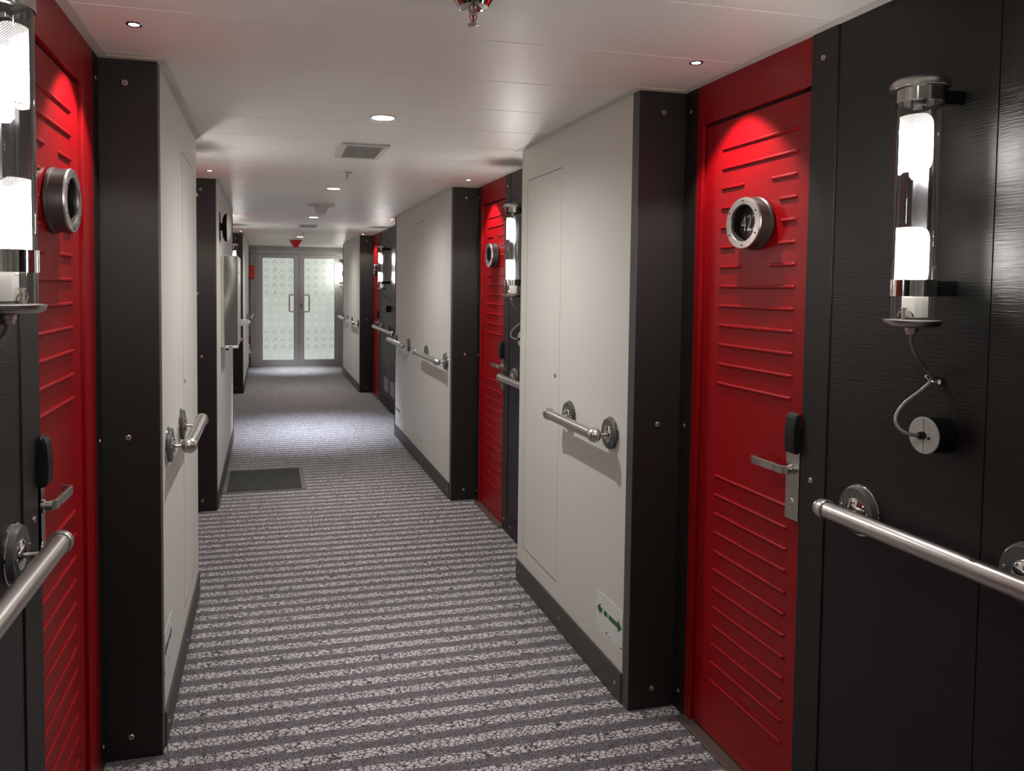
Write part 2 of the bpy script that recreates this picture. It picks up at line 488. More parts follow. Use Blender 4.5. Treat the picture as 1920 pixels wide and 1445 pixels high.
    lathe(bm, [(.015, -.004), (.015, -.010), (.0105, -.012), (.0105, -.026), (0, -.026)], (0, -.596-sl, .966), 'x', 20)
    lp_ = [(x, y-sl) for x, y in [(-.020, -.596), (-.031, -.590), (-.035, -.575), (-.034, -.55), (-.036, -.50), (-.036, -.462), (-.031, -.452), (-.010, -.451)]]
    hh = .0108
    th = [(x+.0085*(1 if i < 6 else 0), y-(.0 if i < 6 else .008)) for i, (x, y) in enumerate(lp_)]
    t = bmesh.new()
    ra = [t.verts.new((x, y, .966+hh)) for x, y in lp_]; rb = [t.verts.new((x, y, .966-hh)) for x, y in lp_]
    rc = [t.verts.new((x, y, .966+hh)) for x, y in th]; rd = [t.verts.new((x, y, .966-hh)) for x, y in th]
    for i in range(len(lp_)-1):
        t.faces.new((ra[i], ra[i+1], rb[i+1], rb[i])); t.faces.new((rc[i], rd[i], rd[i+1], rc[i+1]))
        t.faces.new((ra[i], rc[i], rc[i+1], ra[i+1])); t.faces.new((rb[i], rb[i+1], rd[i+1], rd[i]))
    t.faces.new((ra[0], rb[0], rd[0], rc[0])); t.faces.new((ra[-1], rc[-1], rd[-1], rb[-1]))
    bmesh.ops.recalc_face_normals(t, faces=t.faces[:])
    bmesh.ops.bevel(t, geom=t.edges[:], offset=.0018, segments=2, affect='EDGES')
    merge(bm, t)
    obj('door_handle', bm, M_STEEL, root, **K)
    bm = B(); box(bm, -.030, .02, y0, y1, 0, .011, .004)
    obj('threshold', bm, M_THRESH, root, **K)
    return root

cabin_door(1, 1, R1N, 1, 'red ribbed cabin door with porthole numbered 422 and steel lever handle', '422')
cabin_door(2, -1, L1N, 1, 'red cabin door opposite door 422, partly behind the cut-off wall lamp', ends=(-.652,), sh=.09)
cabin_door(3, 1, R2N, 1, 'red cabin door just beyond the white wall with the green arrow sign')
cabin_door(4, -1, L2N, 1, 'red cabin door hidden behind the white wall opposite the arrow sign', sh=.06)
cabin_door(5, 1, R3N, 1, 'narrow sliver of red cabin door farthest down the corridor, before the last black pilaster')
cabin_door(6, -1, L3N, 1, 'red cabin door in the far recess behind the stainless cabinet', sh=.06)
cabin_door(7, 1, R2F+.002, -1, 'red cabin door at the near end of the far recess with two grey plates')
cabin_door(8, -1, L2F+.002, -1, 'red cabin door at the near end of the recess behind the stainless cabinet')

strip(1, R1N-.72, R1N-.627); dark_panel(1, .2, R1N-.72, (1.202,))
strip(-1, L1N-.775, L1N-.652); dark_panel(-1, .2, L1N-.775, (1.15,))
for s, yc, y0 in ((1, R2N, R1F), (-1, L2N, L1F)):
    strip(s, yc-.72, yc-.627); dark_panel(s, y0, yc-.72)
for s, ya, yb in ((1, R2F, R3N), (-1, L2F, L3N)):
    strip(s, yb-.72, yb-.627); strip(s, ya+.627, ya+.72); dark_panel(s, ya+.72, yb-.72, ((ya+yb)/2+.35,))
    w, d = SIDES[s]
    bm = B(); box(bm, 0, .03, ya+.002, ya+.076, 0, H, .0015); trim(bm, M_DARKT, (d, 0, 0), sx=s)
dark_panel(1, R3F, YE-.001)
white_wall(1, R1N, R1F); white_wall(1, R2N, R2F, True); white_wall(1, R3N, R3F, True)
white_wall(-1, L1N, L1F); white_wall(-1, L2N, L2F, True); white_wall(-1, L3N, L3F)
white_wall(1, YB, .2); white_wall(-1, YB, .2)
for s, ysx in ((1, (R1N, R2N, R3N)), (-1, (L1N, L2N, L3N))):
    for y in ysx: column(s, y)

# pale angle trim where the ceiling meets each wall
def ceil_trim(s, y0, y1, x, ret=None):
    bm = B(); box(bm, -.028, 0, y0, y1, H-.003, H, .001)
    trim(bm, M_WHITE_E, (x, 0, 0), sx=s)
for s, seq in ((1, [(YB, .2, 0), (.2, R1N, 1), (R1N, R1F, 0), (R1F, R2N, 1), (R2N, R2F, 0), (R2F, R3N, 1), (R3N, R3F, 0), (R3F, YE, 1)]),
               (-1, [(YB, .2, 0), (.2, L1N, 1), (L1N, L1F, 0), (L1F, L2N, 1), (L2N, L2F, 0), (L2F, L3N, 1), (L3N, L3F, 0), (L3F, YE, 1)])):
    w, d = SIDES[s]
    for a, b, k in seq:
        e0 = a-.028 if not k and a > .3 else a
        e1 = b-.028 if k else b+(.028 if b > .3 else 0)
        ceil_trim(s, e0, e1, d if k else w)
        if not k and a > .3:
            bm = B(); box(bm, 0, abs(d-w), a-.028, a, H-.003, H, .001); trim(bm, M_WHITE_E, (w, 0, 0), sx=s)

# ------------------------------------------------------------------ wall lamps
def make_lamp():
    """origin on the tube axis at the underside of the lower cap; the wall is at local x = +.1"""
    r = empty('wall_lamp', (0, 0, 0), 'x', 'wall lamp', 'glass tube wall lamps on the black panels')
    bm = B(); lathe(bm, [(0, 0), (.046, 0), (.051, .004), (.053, .0095), (.053, .012), (.050, .0125), (.0, .0125)], seg=48)
    lathe(bm, [(0, -.006), (.007, -.006), (.007, 0)], (.012, .018, 0), seg=12)
    obj('bottom_cap', bm, M_STEEL, r)
    bm = B(); lathe(bm, [(0, .477), (.050, .477), (.0535, .472), (.0545, .475), (.053, .483), (.046, .490), (.03, .494), (0, .495)], seg=48)
    obj('top_cap', bm, M_STEEL, r)
    bm = B(); lathe(bm, [(.0415, .0125), (.0415, .477)], seg=64)
    obj('glass_tube', bm, M_GLASS, r)
    for z0, z1 in ((.060, .093), (.444, .474)):
        bm = B()
        lathe(bm, [(.0428, z0), (.0428, z1), (.0436, z1), (.0436, z0)], seg=48, close=True)
        bd = obj('band', bm, M_CHROME, r)
        bm = B(); box(bm, .042, .1, -.011, .011, z0+.001, z1-.001, .002)
        lathe(bm, [(.0, -.034), (.005, -.034), (.005, -.022), (.0, -.022)], (.040, 0, (z0+z1)/2), 'y', 12)
        obj('bracket', bm, M_BLACK, bd)
    for z0, z1 in ((.083, .198), (.305, .419)):
        bm = B(); rad = .0335; a0, a1 = R_(180-97), R_(180+97); n, mrow = 56, 22
        uvl = bm.loops.layers.uv.new('UVMap'); cr = .023; half = rad*(a1-a0)/2; hz = (z1-z0)/2
        grid = []
        for i in range(n+1):
            u = -half+2*half*i/n
            e = max(0, abs(u)-(half-cr)); zz = hz-cr+math.sqrt(max(0, cr*cr-e*e))
            row = []
            for j in range(mrow+1):
                q = -zz+2*zz*j/mrow; a = PI+u/rad
                row.append((bm.verts.new((rad*math.cos(a), rad*math.sin(a), (z0+z1)/2+q)), (u, q)))
            grid.append(row)
        for i in range(n):
            for j in range(mrow):
                c4 = [grid[i][j], grid[i+1][j], grid[i+1][j+1], grid[i][j+1]]
                f = bm.faces.new([c[0] for c in c4])
                for lp, c in zip(f.loops, c4): lp[uvl].uv = c[1]
        lo = [g[0][0].co.copy() for g in grid]; hi = [g[-1][0].co.copy() for g in grid]
        sh = obj('mesh_shade', bm, M_PERF, r)
        bm = B(); tube(bm, lo+hi[::-1]+lo[:1], .0007, 6); obj('rim', bm, M_SCREWD, sh)
        bm = B(); bp = z0-.012 if z0 > .2 else z0+.006
        lathe(bm, [(0, bp), (.009, bp+.002), (.0135, bp+.009), (.0135, bp+.088), (.010, bp+.096), (0, bp+.098)], seg=24)
        obj('bulb', bm, M_BULB, r)
    bm = B(); box(bm, .014, .018, -.019, .019, .075, .43, .001); box(bm, .009, .0145, -.0195, -.0175, .075, .43); box(bm, .009, .0145, .0175, .0195, .075, .43)
    obj('back_channel', bm, M_CHAN, r)
    bm = B(); box(bm, -.012, .022, -.018, .016, .017, .074, .002); box(bm, -.014, -.011, -.010, .006, .055, .059, .001)
    obj('gear_box', bm, M_GEAR, r)
    for y in (-.014, .012):
        bm = B(); tube(bm, [(-.018, y-.012, .014), (-.022, y-.008, .026), (-.02, y, .029), (-.018, y+.006, .02), (-.018, y+.008, .0135)], .0013, 6, 5)
        obj('spring_clip', bm, M_CHROME, r)
    bm = B(); lathe(bm, [(.004, .0125), (.004, .034), (.006, .034), (.006, .037), (0, .037)], (-.02, 0, 0), seg=12); obj('stud', bm, M_SCREW, r)
    bm = B(); tube(bm, [(-.005, -.012, .086), (-.012, -.012, .086), (-.02, .0, .088), (-.01, .014, .086)], .004, 8, 5); obj('wire', bm, M_CHROME, r)
    bm = B(); lathe(bm, [(.012, .43), (.012, .45), (.016, .452), (.016, .466), (.009, .47), (.009, .477)], (0, 0, 0), seg=20); obj('lamp_holder', bm, M_CHROME, r)
    bm = B(); lathe(bm, [(.0, -.018), (.008, -.018), (.010, -.016), (.010, -.011), (.0125, -.010), (.0125, -.003), (.009, -.001), (.009, 0)], seg=12)
    obj('cable_gland', bm, M_SCREW, r)
    bm = B()
    tube(bm, [(0, 0, -.014), (.004, .002, -.035), (.03, .012, -.065), (.062, .024, -.088), (.086, .031, -.113), (.070, .040, -.138), (.035, .046, -.165),
              (.012, .044, -.192), (.010, .034, -.213), (.022, .020, -.224), (.046, .012, -.227)], .0042, 10, 8)
    cb = obj('cable', bm, M_CABLE, r)
    bm = B(); lathe(bm, [(0, -.0), (.005, .0), (.005, -.006), (0, -.006)], (.098, .018, -.118), 'x', 12)
    tube(bm, [(.098, .018, -.118), (.086, .029, -.118), (.083, .040, -.112), (.09, .044, -.110)], .002, 8, 4)
    lathe(bm, [(0, -.004), (.0045, -.003), (.0045, .003), (0, .004)], (.09, .046, -.110), 'y', 12)
    obj('cable_clip', bm, M_CHROME, cb)
    return r

def make_jbox():
    """round connection box; origin on the wall at its centre"""
    r = empty('junction_box', (0, 0, 0), 'x', 'junction box', 'round junction boxes under the wall lamps')
    bm = B(); lathe(bm, [(.037, 0), (.038, -.003), (.038, -.046), (.0, -.046)], axis='x', seg=40)
    obj('housing', bm, M_BLACK, r)
    bm = B(); lathe(bm, [(.038, -.046), (.0385, -.0475), (.037, -.049), (.0, -.049)], axis='x', seg=40)
    f = obj('face_plate', bm, M_BOX, r)
    bm = B(); box(bm, -.0494, -.0489, -.0003, .0003, -.036, .036)
    obj('joint_line', bm, M_GAP, f, smooth=False)
    bm = B(); lathe(bm, [(.008, -.049), (.008, -.058), (.006, -.062), (0, -.062)], axis='x', seg=14)
    obj('grommet', bm, M_BLACK, r)
    bm = B(); lathe(bm, [(.003, -.049), (.003, -.0505), (0, -.0505)], (0, -.014, -.004), axis='x', seg=10)
    obj('screw', bm, M_SCREWD, f)
    return r

lamp0, box0 = make_lamp(), make_jbox()
def place_lamp(s, y, z, ll, lb, first=False):
    w, d = SIDES[s]
    o = lamp0 if first else dup(lamp0); o.location = (d-s*.1, y, z); o['label'] = ll
    if s < 0: o.rotation_euler = (0, 0, PI)
    if not lb: return
    b = box0 if first else dup(box0); b['label'] = lb; b.location = (d, y+.012*s, z-.227)
    if s < 0: b.rotation_euler = (0, 0, PI)
place_lamp(1, 1.288, 1.376, 'large glass tube lamp with two glowing mesh shades beside the 422 door', 'round pale box on black panel, below the large lamp beside the 422 door', True)
place_lamp(-1, 1.282, 1.402, 'glass tube lamp cut off by the frame edge, across from door 422', 'round box at the frame edge above the handrail across from door 422')
place_lamp(1, 3.93, 1.390, 'glass tube lamp half hidden behind the white wall with arrow sign', 'junction box of the half hidden lamp, mostly behind the white wall')
place_lamp(-1, 3.93, 1.390, 'glass tube lamp in the recess hidden by the white wall across from the arrow sign', None)
place_lamp(1, 8.84, 1.394, 'small distant glass tube lamp above the two pale floor-level plates', 'black junction box on dark panel above the two pale floor-level plates')
place_lamp(-1, 9.05, 1.394, 'glass tube lamp whose top peeks out above the stainless cabinet', None)
place_lamp(1, 13.70, 1.394, 'farthest glass tube lamp, shining on the metal frame of the double doors', 'junction box under the farthest lamp beside the double doors')

# ------------------------------------------------------------------ handrails
def make_rail(s, wall, y0, y1, fl, label, ball=True, joint=None, z=.922):
    """y0 near end, y1 far end, fl = y of the wall flanges"""
    r = empty('handrail', (wall, y0, 0), label, 'handrail', 'steel handrails along the corridor')
    so, K = .068, dict(sx=s)
    n, f = (0, y1-y0)
    bm = B(); lathe(bm, [(0, n+.0), (.0205, n), (.0205, f-.004), (0, f-.004)], (-so, 0, z), 'y', 32)
    if joint: lathe(bm, [(.0205, joint-y0-.004), (.0215, joint-y0-.003), (.0215, joint-y0+.003), (.0205, joint-y0+.004)], (-so, 0, z), 'y', 32)
    obj('rail', bm, M_STEEL, r, **K)
    def cap(y, d):
        bm = B(); pr = [(.0207, 0), (.0235, .0006), (.0245, .005), (.0245, .014), (.0235, .021), (.019, .028), (.011, .032), (0, .033)]
        lathe(bm, [(q, d*(h-.012)) for q, h in pr], (-so, y, z), 'y', 32); obj('end_cap', bm, M_STEEL, r, **K)
    cap(f-.02, 1)
    if ball:
        bm = B(); R0 = .0262
        lathe(bm, [(R0*math.sin(PI*k/16), -R0*math.cos(PI*k/16)) for k in range(17)], (-so, 0, z), 'y', 36)
        obj('ball_end', bm, M_STEEL, r, **K)
    else: cap(.02, -1)
    for fy in fl:
        y = fy-y0
        bm = B(); lathe(bm, [(.0605, 0), (.061, -.003), (.0595, -.0055), (0, -.0055)], (0, y, z+.004), 'x', 44)
        fr = obj('flange_ring', bm, M_CHROME, r, **K)
        bm = B(); lathe(bm, [(.0545, -.004), (.0545, -.014), (.0525, -.017), (0, -.017)], (0, y, z+.004), 'x', 44)
        obj('flange', bm, M_PUCK, r, **K)
        bm = B(); lathe(bm, [(.031, -.017), (.031, -.0195), (.026, -.023), (.012, -.026), (0, -.0265)], (0, y-.004, z+.004), 'x', 32)
        obj('cover_plate', bm, M_CHROME, r, **K)
        bm = B(); lathe(bm, [(.0058, -.024), (.0058, -so+.006)], (0, y, z), 'x', 16)
        obj('bracket_rod', bm, M_STEEL, r, **K)
        for ay, az in ((-.004, .020), (-.004, -.020), (.040, .006), (-.041, .0)):
            bm = B(); xx = -.022 if abs(ay) < .01 else -.0168
            lathe(bm, [(.004, xx), (.0038, xx-.003), (.002, xx-.0045), (0, xx-.0048)], (0, y+ay, z+.004+az), 'x', 10)
            obj('screw', bm, M_CHROME, fr, **K)
    return r
make_rail(1, DR, .985, 1.580, (1.520, 1.095), 'long steel handrail on the black panel beneath the large lamp beside door 422', False)
make_rail(-1, DL, 1.080, 1.715, (1.628, 1.17), 'steel handrail on black panel at the frame edge, across from door 422', False)
make_rail(1, WR, 2.528, 3.008, (2.528, 2.916), 'short steel handrail on the white wall above the green arrow sign')
make_rail(-1, WL, 2.634, 3.140, (2.630, 3.002), 'short steel handrail on the white wall across from the green arrow sign')
make_rail(1, DR, 3.640, 4.250, (4.168, 3.70), 'steel handrail half hidden behind the white wall with the green arrow sign', False)
make_rail(1, WR, 5.166, 5.998, (5.166, 5.835), 'steel handrail on the long white wall, next to the second black pilaster')
make_rail(1, WR, 6.599, 7.395, (6.599, 7.286), 'steel handrail at the far end of the long white wall')
make_rail(1, DR, 8.230, 9.740, (8.300, 8.920, 9.463), 'jointed steel handrail on dark panel above the two pale plates', True, 8.99)
make_rail(1, WR, 10.520, 11.400, (10.480, 11.22), 'steel handrail on the last white wall, next to the third black pilaster')
make_rail(1, WR, 11.830, 12.735, (11.86, 12.55), 'farthest steel handrail, nearest the metal double doors')
make_rail(-1, WL, 12.250, 13.60, (12.25, 13.42), 'distant steel handrail between the stainless cabinet and the red call box')

# ------------------------------------------------------------------ access panels in the white walls
def access_panel(s, wall, yn, yf, z0, z1, label, lock=True):
    r = empty('access_panel', (wall, yn, z0), label, 'access panel', 'flush access panels in the white walls')
    W_, H_ = yf-yn, z1-z0; K = dict(sx=s)
    bm = B(); box(bm, -.0013, 0, .0, W_-.0025, .0025, H_-.0025, .0003); obj('panel', bm, M_WHITE, r, **K)
    bm = B(); box(bm, -.0012, 0, W_-.0025, W_, 0, H_); box(bm, -.0012, 0, 0, W_-.0026, H_-.0025, H_); box(bm, -.0012, 0, 0, W_-.0026, 0, .0025)
    obj('seam', bm, M_GAP, r, smooth=False, **K)
    bm = B(); lathe(bm, [(.009, -.002), (.009, -.004), (.0075, -.005), (.003, -.005), (.003, -.0025), (0, -.0025)], (0, .04, 1.068-z0), 'x', 20)
    obj('lock', bm, M_SCREW, r, **K)
access_panel(1, WR, 3.05, 3.487, .19, 1.944, 'flush access panel with small lock, in the white wall with arrow sign')
access_panel(-1, WL, 3.13, 3.58, .19, 1.944, 'flush access panel in the white wall across from the arrow sign')
access_panel(1, WR, 5.98, 6.385, .20, 1.953, 'flush access panel with tiny lock in the long white wall')
access_panel(1, WR, 11.32, 11.74, .20, 1.942, 'flush access panel in the last white wall before the double doors')
# vertical sheet joint in the long white wall
bm = B(); box(bm, -.0006, 0, 6.8495, 6.8515, .11, H-.004); trim(bm, M_VENTF, (WR, 0, 0))

# ------------------------------------------------------------------ low signs
def arrow_sign(s, wall, yn, yf, z0, z1, label, green=True):
    r = empty('direction_sign', (wall, yn, z0), label, 'sign', 'low direction signs on the white walls')
    W_, H_ = yf-yn, z1-z0; K = dict(sx=s)
    bm = B(); box(bm, -.0016, 0, 0, W_, 0, H_, .0005); obj('plate', bm, M_STICK, r, **K)
    u = W_/.215; zc = H_*.56; m = M_GREEN if green else M_PRINT
    x0, x1 = -.0022, -.0015
    bm = B(); poly_yz(bm, [(.207*u, zc), (.180*u, zc+.021), (.180*u, zc+.009), (.163*u, zc+.009), (.163*u, zc-.009), (.180*u, zc-.009), (.180*u, zc-.021)], x0, x1)
    obj('arrow_head', bm, m, r, smooth=False, **K)
    bm = B(); poly_yz(bm, [(.149*u, zc+.009), (.121*u, zc+.009), (.121*u, zc-.009), (.149*u, zc-.009)], x0, x1)
    obj('dash', bm, m, r, smooth=False, **K)
    bm = B(); poly_yz(bm, [(.003*u, zc), (.036*u, zc+.022), (.036*u, zc+.009), (.108*u, zc+.009), (.108*u, zc-.009), (.036*u, zc-.009), (.036*u, zc-.022)], x0, x1)
    obj('arrow_head', bm, m, r, smooth=False, **K)
    bm = B()
    for a, b, zz, h in ((.206, .199, .012, .003), (.132, .118, .012, .005), (.104, .095, .009, .003), (.016, .002, .010, .005)):
        box(bm, x0, x1, b*u, a*u, zz, zz+h)
    obj('small_print', bm, M_PRINT, r, smooth=False, **K)
arrow_sign(1, WR, 2.411, 2.629, .178, .324, 'pale sign with green two-way arrow, low on the white wall beside the pilaster')
arrow_sign(-1, WL, 2.52, 2.70, .215, .352, 'low pale sign with dark arrow, on the white wall across from the green arrow sign', False)
arrow_sign(1, WR, 7.085, 7.335, .185, .332, 'tiny low arrow sign at the far end of the long white wall', False)
bm = B(); box(bm, -.006, 0, 12.42, 12.52, .26, .37, .002)
tag(obj('notice_plate', bm, M_STICK, sx=1, loc=(WR, 0, 0)), 'small white plate low on the last white wall', 'plate')

# two pale plates low on the far dark panel
for i, (a, b) in enumerate(((8.88, 9.24), (8.42, 8.76))):
    r = empty('cover_panel', (DR, a, .183), ('pale plate low on dark panel, beside the far red door', 'pale plate low on dark panel, beside the long white wall')[i], 'cover plate', 'pale plates low on the far dark panel')
    bm = B(); box(bm, -.004, 0, 0, b-a, 0, .168, .001); obj('plate', bm, M_LIGHTG, r)
    for y, z in ((.02, .02), (b-a-.02, .02), (.02, .148), (b-a-.02, .148)): screw(r, (-.004, y, z), 0, .7)

# ------------------------------------------------------------------ left wall equipment
cab = empty('wall_cabinet', (WL, 5.58, 1.005), 'rippled stainless steel cabinet on the white wall above the doormat', 'cabinet')
bm = B(); box(bm, 0, .118, .006, .50, 0, .635, .012, 3); obj('body', bm, M_ALU, cab)
bm = B(); nx, nz = 20, 60; g = []
for i in range(nx+1):
    for j in range(nz+1):
        x, z = .026+.088*i/nx, .006+.622*j/nz
        g.append(bm.verts.new((x, -.004+.055*(x-.07)+.0006*math.sin(2*PI*z/.62+1.2)*math.sin(PI*(x-.026)/.088)+.00055*math.cos(2*PI*(x-.02)/.12+2.2*math.sin(2*PI*z/.66)), z)))
for i in range(nx):
    for j in range(nz):
        a = i*(nz+1)+j; bm.faces.new((g[a], g[a+nz+1], g[a+nz+2], g[a+1]))
obj('rippled_side', bm, M_MIRROR, cab)
bm = B(); box(bm, 0, .026, -.004, .0, 0, .632, .001); obj('side_flange', bm, M_WHITE_E, cab)
bm = B(); box(bm, .030, .118, -.012, .002, -.006, .012, .002); lb = obj('label_holder', bm, M_STICK, cab)
bm = B(); box(bm, .052, .078, -.0126, -.0118, -.001, .006); obj('small_print', bm, M_PRINT, lb, smooth=False)
for z in (.44, .53):
    bm = B(); box(bm, .1175, .1195, .03, .34, z, z+.07, .0005); obj('sticker', bm, M_STICK, cab)
bm = B(); box(bm, .112, .176, .10, .15, .142, .188, .004); lathe(bm, [(.014, 0), (.016, .004), (.016, .014), (.012, .018), (0, .019)], (.176, .12, .165), 'x', 16); obj('handle', bm, M_ALU, cab)
bm = B(); lathe(bm, [(.010, .118), (.010, .130), (.015, .134), (.015, .144), (.010, .149), (0, .150)], (0, .26, .035), 'x', 18); obj('knob', bm, M_CHROME, cab)
bm = B(); box(bm, .03, .05, .04, .06, -.025, 0, .003); obj('hook', bm, M_BLACK, cab)
cab.location = (WL, 5.58, 1.005)

spk = empty('wall_speaker', (WL, 5.53, 1.825), 'round black wall speaker with white domed front above the cabinet', 'speaker')
bm = B()
pr = [(.0, .022), (.040, .022), (.062, .026)]
for k in range(9): pr += [(.070+.022*min(1, k/4), .028+.0038*k), (.0725+.022*min(1, k/4), .030+.0038*k)]
pr += [(.092, .064), (.0, .064)]
lathe(bm, pr, axis='x', seg=40); obj('housing', bm, M_BLACK, spk)
bm = B(); lathe(bm, [(.091, .0635), (.0905, .066), (.078, .077), (.05, .088), (.02, .093), (0, .094)], axis='x', seg=40); obj('dome_front', bm, M_WHITE_E, spk)
bm = B(); box(bm, 0, .006, -.05, .05, -.09, .10, .001); box(bm, .004, .024, -.016, .016, -.02, .03, .003); obj('bracket', bm, M_PUCK, spk)

for k_ in kids(spk): k_.scale = (.78, 1, 1)

mt = empty('doormat', (-.02, 5.82, 0), 'dark doormat with grey rubber borders on striped carpet', 'doormat')
x0, x1, y0, y1 = -.292, .282, -.300, .315
bm = B(); box(bm, x0+.035, x1-.03, y0+.012, y1-.004, .001, .010, .003); obj('pile', bm, M_PILE, mt)
bm = B(); box(bm, x0, x0+.037, y0, y1, .0, .006, .002); box(bm, x1-.032, x1, y0, y1, .0, .006, .002); box(bm, x0+.0375, x1-.0325, y0, y0+.0115, 0, .0055, .002)
obj('border', bm, M_RUBBER, mt)

# ------------------------------------------------------------------ double doors at the end
dd = empty('door_9', (0, YE, 0), 'metal framed double doors with frosted panes of small marks at the corridor end', 'door', None, 'structure')
bm = B()
xl, xr = -.292, 1.345
for a in ((xl, -.165, 0, 1.9615), (1.232, xr, 0, 1.9615)):
    box(bm, a[0], a[1], -.055, 0, a[2], a[3], .004)
box(bm, xl, xr, -.055, 0, 1.962, 2.035, .004); box(bm, xl+.035, xr-.04, -.066, -.05, 1.972, 2.005, .003)
box(bm, xl+.075, xl+.085, -.062, -.05, 0, 1.96, .002); box(bm, 1.30, 1.312, -.062, -.05, 0, 1.96, .002)
obj('frame', bm, M_ALU, dd)
for xa, xb, ga, gb, hx in ((-.163, .538, -.084, .443, .505), (.542, 1.230, .626, 1.152, .570)):
    bm = B(); y0, y1 = -.048, -.004
    box(bm, xa, ga, y0, y1, .012, 1.958, .003); box(bm, gb, xb, y0, y1, .012, 1.958, .003)
    box(bm, ga+.0005, gb-.0005, y0, y1, .012, .108, .003); box(bm, ga+.0005, gb-.0005, y0, y1, 1.893, 1.958, .003)
    lf = obj('leaf', bm, M_ALU, dd)
    bm = B(); box(bm, ga-.004, gb+.004, -.030, -.022, .104, 1.897); pn = obj('pane', bm, M_PANE, lf, smooth=False)
    bm = B(); shapes = [[(-.5, -.35), (-.35, 0), (-.05, .12), (.1, -.05), (.35, -.12), (.5, -.4)], [(-.5, -.5), (-.12, .3), (.0, .5), (.15, .25), (.5, -.5)],
                        [(-.5, -.5), (-.3, .1), (-.3, .35), (.0, .5), (.2, .3), (.5, -.5)], [(-.5, -.5), (-.1, -.2), (.15, .5), (.45, -.5)], [(-.5, -.4), (-.1, -.05), (.05, .1), (.5, -.4)]]
    wm = []
    for rr in range(13):
        for cc in range(4):
            cx = ga+.062+cc*.139; cz = 1.825-rr*.1355; sh = shapes[[0, 1, 2, 0][cc] if rr % 3 == 0 else [1, 3, 4, 1][cc] if rr % 3 == 1 else [1, 3, 2, 1][cc]]
            n0 = len(bm.faces)
            for (a, b), (c, d_) in zip(sh, sh[1:]):
                p, q = Vector((cx+a*.068, cz+b*.068)), Vector((cx+c*.068, cz+d_*.068)); nn = (q-p).normalized(); nn = Vector((-nn.y, nn.x))*.0027
                poly_xz(bm, [tuple(p+nn), tuple(q+nn), tuple(q-nn), tuple(p-nn)], -.0308, -.0298)
            bm.faces.ensure_lookup_table()
            if 5 <= rr <= 8 or rr == 12:
                for f in bm.faces[n0:]: f.material_index = 1
    obj('etched_marks', bm, [M_GETCH, M_GLOWETCH], pn, smooth=False)
    bm = B(); sgn = -1 if hx < .54 else 1; hx2 = hx+sgn*.137
    tube(bm, [(hx, -.045, 1.252), (hx, -.085, 1.252), (hx+sgn*.012, -.097, 1.252), (hx2-sgn*.03, -.097, 1.252), (hx2-sgn*.008, -.097, 1.243), (hx2, -.097, 1.22), (hx2, -.097, .99), (hx2-sgn*.008, -.097, .967),
              (hx2-sgn*.03, -.097, .958), (hx+sgn*.012, -.097, .958), (hx, -.085, .958), (hx, -.045, .958)], .0125, 12, 4)
    obj('pull_handle', bm, M_STEEL, lf)
    if sgn > 0:
        bm = B(); box(bm, .566, .586, -.054, -.046, 1.02, 1.09, .006); obj('lock', bm, M_PUCK, lf)
bm = B(); box(bm, -.17, 1.235, -.075, -.03, 0, .011, .003); obj('threshold', bm, M_ALU, dd)

bx = empty('call_box', (-.288, YE, 1.64), 'orange-red call box beside the metal double doors', 'call box')
bm = B(); box(bm, -.062, .064, -.085, -.056, -.118, .118, .02, 4); obj('body', bm, M_ORANGE, bx)
bm = B(); box(bm, -.035, .066, -.098, -.082, -.110, .028, .012, 3); obj('cover', bm, M_ORANGE, bx)
bm = B(); box(bm, -.03, .03, -.057, 0, -.08, .08); obj('back_plate', bm, M_PUCK, bx)
ex = empty('fire_extinguisher', (-.340, YE-.155, 0), 'slim red fire extinguisher on a dark stand, beside the double doors', 'fire extinguisher')
bm = B(); lathe(bm, [(0, .17), (.045, .17), (.05, .18), (.05, .46), (.042, .50), (.02, .525), (.02, .54)], seg=28); obj('cylinder', bm, M_EXT, ex)
bm = B(); lathe(bm, [(.0506, .24), (.0506, .40)], seg=28); obj('paper_band', bm, M_STICK, ex)
bm = B(); lathe(bm, [(.022, .54), (.022, .565), (0, .565)], seg=16); box(bm, -.012, .012, -.075, .02, .565, .60, .004); obj('valve', bm, M_EXT, ex)
bm = B(); tube(bm, [(.0, -.02, .555), (.03, -.05, .54), (.048, -.05, .46), (.052, -.045, .3)], .007, 8, 5); obj('hose', bm, M_BLACK, ex)
bm = B(); lathe(bm, [(0, 0), (.052, 0), (.052, .075), (.03, .085), (.03, .125), (.05, .13), (.053, .135), (.053, .172), (0, .172)], seg=28); obj('stand', bm, M_BLACK, ex)

# ------------------------------------------------------------------ ceiling fittings
def spot_light(name, parent, power, size, blend, rad, col=(1, .97, .93), rot=(0, 0, 0), z=-.004):
    l = bpy.data.lights.new(name, 'SPOT'); l.energy = power; l.spot_size = R_(size); l.spot_blend = blend; l.shadow_soft_size = rad; l.color = col
    o = bpy.data.objects.new(name, l); C.objects.link(o); o.parent = parent; o.location = (0, 0, z); o.rotation_euler = rot
    return o

